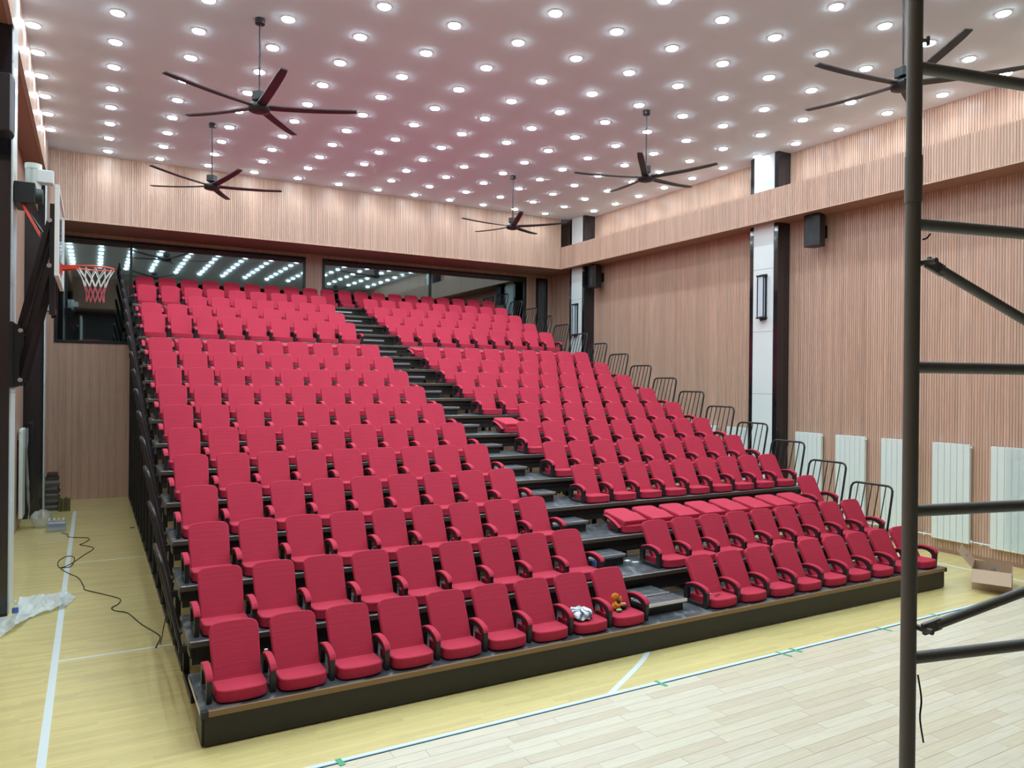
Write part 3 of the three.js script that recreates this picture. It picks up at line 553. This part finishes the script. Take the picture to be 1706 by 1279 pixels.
// ------------------------------------------------------------------ cable on the floor
{
  const P = [[-1.69, -10.13], [-1.59, -9.94], [-1.54, -9.6], [-1.21, -9.31], [-1.29, -8.86], [-1.35, -8.72], [-1.13, -8.32], [-1.28, -7.76], [-1.47, -7.13], [-1.62, -6.93], [-1.65, -7.45], [-1.53, -7.79], [-1.42, -7.58], [-1.46, -6.94], [-1.60, -6.88], [-1.47, -6.42], [-1.34, -6.07], [-1.26, -5.45], [-1.24, -5.26], [-0.99, -4.85], [-0.81, -4.52], [-0.84, -4.25], [-0.92, -4.11], [-0.88, -3.93], [-0.74, -3.75], [-0.61, -3.18], [-0.46, -2.69], [-0.44, -2.49], [-0.51, -2.16], [-0.45, -2.3]].map(p => [p[0], 0.007, p[1]]);
  P.push([-0.44, 0.35, -1.9], [-0.42, 0.70, -1.55], [-0.40, 0.95, -1.3]);
  const c = new THREE.Mesh(tube(P, 0.007, 260, 6), M.blackPlastic); c.name = 'power_cable'; scene.add(c); tag(c, 'thin black cable winding over the floor up to the railing', 'cable');
}

// ------------------------------------------------------------------ clutter
const bottleProfile = [[0, 0], [0.030, 0], [0.032, 0.006], [0.032, 0.05], [0.029, 0.06], [0.032, 0.07], [0.032, 0.13], [0.026, 0.155], [0.013, 0.178], [0.0125, 0.19]].map(p => new THREE.Vector2(...p));
const bottleGeo = new THREE.LatheGeometry(bottleProfile, 14), capGeo = new THREE.CylinderGeometry(0.014, 0.014, 0.018, 12).translate(0, 0.199, 0), labelGeo = new THREE.CylinderGeometry(0.0328, 0.0328, 0.05, 14, 1, true).translate(0, 0.10, 0);
const blueLabel = std({ color: lin(0.08, 0.16, 0.55), roughness: 0.5, side: THREE.DoubleSide });
function bottle(parent, x, y, z, s = 1, cap = M.white, lab = blueLabel) { const b = part('bottle', bottleGeo, M.clear, parent); b.position.set(x, y, z); b.scale.setScalar(s); part('cap', capGeo, cap, b); part('bottle_label', labelGeo, lab, b); return b; }
{
  const w = thing('water_pack', 'shrink-wrapped pack of water bottles with blue labels on the floor', 'water bottles', [-1.79, 0, -10.42]);
  for (let i = 0; i < 4; i++) for (let j = 0; j < 3; j++) bottle(w, (i - 1.5) * 0.083, 0.002, (j - 1) * 0.083, 1.22);
  part('shrink_wrap', rbox(-0.175, 0.175, 0.001, 0.20, -0.135, 0.135, 0.04, 3), M.film, w);
  const one = (pos, label, s) => { const t = thing('water_bottle', label, 'bottle', pos); bottle(t, 0, 0, 0, s); return t; };
  one([0.285, PLAT, 0.08], 'clear water bottle between the first two front-row chairs at the hoop end', 1.25);
  one([-2.02, 0, -4.15], 'clear water bottle on the floor beside the hoop pillar', 1.15);
  one([4.70, rowY(2), -0.74], 'clear water bottle on the second tier beside the aisle armrest', 1.0);
  // plastic bag behind the pack
  const bag = new THREE.SphereGeometry(0.2, 20, 14); const p = bag.attributes.position; for (let i = 0; i < p.count; i++) { const x = p.getX(i), y = p.getY(i), z = p.getZ(i), k = 0.8 + 0.35 * vnoise(x * 22 + 40, y * 22 + z * 13 + 40, 512, 512); p.setXYZ(i, x * k, Math.max(0, (y + 0.16) * k * 0.95), z * k); } bag.computeVertexNormals();
  const bo = new THREE.Mesh(bag, phys({ color: lin(0.88, 0.88, 0.85), roughness: 0.3, transmission: 0.7, thickness: 0, side: THREE.DoubleSide })); bo.name = 'plastic_bag'; bo.position.set(-2.06, 0.001, -11.0); scene.add(bo); tag(bo, 'crumpled clear plastic bag beside the water bottle pack', 'plastic bag');
}
{ // boards stacked in the corner
  const st = thing('board_stack', 'tall stack of short dark boards in the corner by the pillar', 'boards', [-1.99, 0, -13.35]);
  const ms = [[0.10, 0.085, 0.07], [0.22, 0.21, 0.18], [0.06, 0.05, 0.045], [0.16, 0.15, 0.13]].map(c => std({ color: lin(...c), roughness: 0.8 }));
  let y = 0; for (let i = 0; i < 11; i++) { const h = rr(0.06, 0.085), w = rr(0.13, 0.16), g = rbox(-w, w, y + 0.002, y + h, -0.16, 0.16, 0.01, 1); g.rotateY(rr(-0.1, 0.1)); part('board', g, ms[i % 4], st); y += h; }
  part('top_board', rbox(-0.10, 0.12, y + 0.002, y + 0.10, -0.12, 0.12, 0.02, 1), std({ color: lin(0.09, 0.04, 0.03), roughness: 0.8 }), st);
  const c = thing('strip_bundle', 'small olive upright bundle of strips on the floor beside the board stack', 'bundle', [-1.72, 0, -13.05]);
  for (let i = 0; i < 4; i++) part('strip', rbox(-0.12 + i * 0.06, -0.065 + i * 0.06, 0.0, rr(0.27, 0.31), -0.09, 0.09, 0.006, 1), std({ color: lin(0.10 + 0.03 * (i % 2), 0.085 + 0.03 * (i % 2), 0.035), roughness: 0.8 }), c);
}
{ // crumpled plastic sheet by the pillar
  const N = 44, f = (u, v) => { const x = -2.38 + 1.0 * u, z = -5.35 + 2.2 * v; const edge = Math.min(u, 1 - u, v, 1 - v); const h = 0.012 + Math.min(1, edge * 7) * (0.09 * Math.pow(vnoise(u * 7 + 2, v * 8, 64, 64), 1.6) + 0.05 * Math.abs(vnoise(u * 16, v * 15, 64, 64) - 0.5)); return [x + 0.10 * (vnoise(v * 6, u * 2 + 9, 64, 64) - 0.5), h, z + 0.3 * (vnoise(u * 5, 3.3, 64, 64) - 0.5) + u * -0.1]; };
  const inside = (u, v) => v < 0.98 - 0.62 * Math.pow(u, 1.4) + 0.12 * (vnoise(u * 9, 1.5, 64, 64) - 0.5) && v > 0.05 + 0.15 * u + 0.08 * (vnoise(u * 8, 5.5, 64, 64) - 0.5) && !(u < 0.34 && v < 0.52);
  const P = []; for (let i = 0; i < N; i++) for (let j = 0; j < N; j++) { if (!inside((i + 0.5) / N, (j + 0.5) / N)) continue; const a = f(i / N, j / N), b = f((i + 1) / N, j / N), c = f((i + 1) / N, (j + 1) / N), d = f(i / N, (j + 1) / N); P.push(...a, ...d, ...b, ...b, ...d, ...c); }
  const g = new THREE.BufferGeometry(); g.setAttribute('position', new THREE.Float32BufferAttribute(P, 3)); g.computeVertexNormals();
  const m = new THREE.Mesh(g, phys({ color: lin(0.85, 0.9, 0.9), roughness: 0.35, transmission: 0.35, thickness: 0, side: THREE.DoubleSide })); m.name = 'plastic_sheet'; scene.add(m); tag(m, 'crumpled milky plastic sheet spread on the floor by the hoop pillar', 'plastic sheet');
  const sc = new THREE.Mesh(rbox(-0.04, 0.04, 0, 0.012, -0.02, 0.02, 0.004, 1), M.blackPlastic); sc.name = 'floor_scrap'; sc.position.set(-0.42, 0, -10.1); sc.rotation.y = 0.2; scene.add(sc); tag(sc, 'tiny dark scrap alone on the open yellow floor', 'scrap');
}
{ // cloth on a front-row seat
  const g = new THREE.SphereGeometry(0.11, 30, 20), p = g.attributes.position;
  for (let i = 0; i < p.count; i++) { const x = p.getX(i), y = p.getY(i), z = p.getZ(i), k = 0.72 + 0.75 * Math.pow(vnoise(x * 34 + 30, y * 30 + z * 26 + 40, 512, 512), 1.3); p.setXYZ(i, x * k * 1.05, Math.max(0, y * k * 0.62 + 0.03), z * k * 1.2); } g.computeVertexNormals();
  const ct = tex(64, 64, (x, y) => { const s = (Math.sin((x + 6 * vnoise(x / 9, y / 9, 7, 7)) * 0.75) > 0.45); return s ? [96, 108, 126] : [225, 230, 232]; });
  const c = new THREE.Mesh(g, std({ map: ct, roughness: 0.9 })); c.name = 'crumpled_cloth'; c.position.set(3.74, PLAT + 0.136, 0.34); scene.add(c); tag(c, 'crumpled grey and white striped cloth on a front-row seat', 'cloth');
  // bundle on the last seat before the aisle
  const b = thing('orange_bundle', 'small crumpled orange and dark bundle on the front-row aisle seat', 'bundle', [4.30, PLAT + 0.134, 0.27]);
  const blob = (sx, sy, sz, x, y, z, f, sd) => { const g = new THREE.SphereGeometry(1, 18, 12), p = g.attributes.position; for (let i = 0; i < p.count; i++) { const X = p.getX(i), Y = p.getY(i), Z = p.getZ(i), k = 1 - f / 2 + f * vnoise(X * 2.5 + 9 + sd, Y * 2.5 + Z * 2 + 9, 128, 128); p.setXYZ(i, X * k * sx + x, Y * k * sy + y, Z * k * sz + z); } g.computeVertexNormals(); return g; };
  const or = std({ color: lin(0.80, 0.27, 0.02), roughness: 0.7 }), dk = std({ color: lin(0.03, 0.02, 0.015), roughness: 0.7 }), gn = std({ color: lin(0.15, 0.62, 0.22), roughness: 0.5 });
  part('upper_lobe', blob(0.055, 0.05, 0.02, -0.02, 0.135, 0.0, 0.3, 1), or, b); part('lower_lobe', blob(0.05, 0.045, 0.05, -0.01, 0.045, 0.02, 0.5, 5), or, b); part('finger', blob(0.016, 0.05, 0.018, 0.035, 0.10, 0.03, 0.3, 8), or, b); part('finger', blob(0.04, 0.02, 0.02, 0.055, 0.055, 0.05, 0.4, 12), std({ color: lin(0.75, 0.42, 0.22), roughness: 0.7 }), b);
  part('dark_patch', blob(0.022, 0.026, 0.02, 0.0, 0.09, 0.04, 0.3, 15), dk, b); part('dark_base', blob(0.08, 0.024, 0.05, 0.07, 0.02, 0.01, 0.4, 19), dk, b); part('green_scrap', blob(0.04, 0.012, 0.025, -0.03, 0.010, 0.09, 0.2, 21), gn, b);
  // pen and paper on the radiator-side front-row aisle seat
  const pn = thing('pen', 'dark pen on the front-row aisle seat, radiator-side block', 'pen', [5.80, PLAT + 0.130, 0.42], 0.25); part('barrel', bar([-0.07, 0.006, 0], [0.05, 0.006, 0], 0.006), M.blackPlastic, pn); part('tip', bar([0.05, 0.006, 0], [0.072, 0.006, 0], 0.005, 8, 0.0015), M.alu, pn);
  const pp = new THREE.Mesh(rbox(-0.05, 0.05, 0, 0.004, -0.03, 0.03, 0.0015, 1), M.white); pp.name = 'paper_scrap'; pp.position.set(5.74, PLAT + 0.124, 0.30); pp.rotation.y = 0.4; scene.add(pp); tag(pp, 'white paper scrap beside the pen on the aisle seat', 'paper', 'loose paper scraps');
  for (const [x, z, a, l] of [[5.45, -0.98, 0.3, 'white paper scrap on the second tier, nearer the aisle step'], [5.50, -0.86, -0.2, 'white paper scrap on the second tier, nearer the chair']]) { const q = new THREE.Mesh(rbox(-0.045, 0.045, 0, 0.006, -0.03, 0.03, 0.002, 1), M.white); q.name = numbered('paper_scrap'); q.position.set(x, rowY(2), z); q.rotation.y = a; scene.add(q); tag(q, l, 'paper', 'loose paper scraps'); }
}
{ // open carton
  const cb = std({ color: lin(0.50, 0.36, 0.25), roughness: 0.85 }), ci = std({ color: lin(0.40, 0.27, 0.17), roughness: 0.9 });
  const b = thing('open_carton', 'open cardboard carton lying on the floor below the radiators', 'carton', [11.15, 0, 0.95], 0.45);
  part('side', box(-0.36, 0.36, 0.0, 0.34, -0.26, -0.254), cb, b); part('side', box(-0.36, 0.36, 0.0, 0.30, 0.254, 0.26), cb, b); part('side', box(-0.36, -0.354, 0.0, 0.32, -0.254, 0.254), cb, b); part('side', box(0.354, 0.36, 0.0, 0.32, -0.254, 0.254), cb, b); part('bottom', box(-0.354, 0.354, 0.0, 0.006, -0.254, 0.254), ci, b);
  const fl = part('flap', box(0, 0.006, 0, 0.27, -0.254, 0.254), cb, b); fl.position.set(-0.362, 0.315, 0); fl.rotation.z = 2.2;
  const f2 = part('flap', box(-0.36, 0.36, 0, 0.28, -0.003, 0.003), cb, b); f2.position.set(0, 0.335, -0.258); f2.rotation.x = -0.7;
  const cv = document.createElement('canvas'); cv.width = 256; cv.height = 128; const x = cv.getContext('2d'); x.fillStyle = '#bfa38a'; x.fillRect(0, 0, 256, 128); x.strokeStyle = '#5a5044'; x.lineWidth = 9; for (const q of [[40, 80, 62, 42, 96, 52, 86, 76], [110, 84, 124, 50, 150, 58, 138, 84], [160, 90, 176, 56, 204, 64, 210, 92]]) { x.beginPath(); x.moveTo(q[0], q[1]); x.lineTo(q[2], q[3]); x.lineTo(q[4], q[5]); x.lineTo(q[6], q[7]); x.stroke(); }
  const ct = new THREE.CanvasTexture(cv); ct.colorSpace = THREE.SRGBColorSpace;
  const pl = part('printed_mark', new THREE.PlaneGeometry(0.24, 0.12), std({ map: ct, roughness: 0.85 }), f2); pl.position.set(0.0, 0.14, 0.0045);
  const tool = thing('dark_tool', 'dark blue-grey hand tool lying in the open carton', 'tool', [11.12, 0.012, 0.98], 0.5); part('handle', tube([[-0.22, 0.20, 0.02], [-0.1, 0.25, 0], [0.05, 0.25, 0], [0.2, 0.03, 0.02]], 0.028, 20, 8), std({ color: lin(0.07, 0.09, 0.11), roughness: 0.4 }), tool);
}
{ // pale panel added on the back wall in place of a spot of light
  const n = thing('light_spot_panel', 'small pale blue-white framed panel added for the light beside the left window frame', 'pale_panel', [-2.19, 4.83, ZB + 0.001]); n.userData.label = 'small pale framed panel added on the back wall for light beside the window frame';
  part('panel', rbox(-0.07, 0.07, 0, 0.62, 0, 0.02, 0.004, 1), std({ color: lin(0.70, 0.78, 0.88), roughness: 0.4 }), n); part('frame', merge([box(-0.08, 0.08, -0.012, 0, 0, 0.024), box(-0.08, 0.08, 0.62, 0.632, 0, 0.024)]), M.blackSteel, n);
}

// ------------------------------------------------------------------ hand over
scene.traverse(o => { if (o.isMesh) { o.castShadow = true; o.receiveShadow = true; } });
renderer.render(scene, camera);
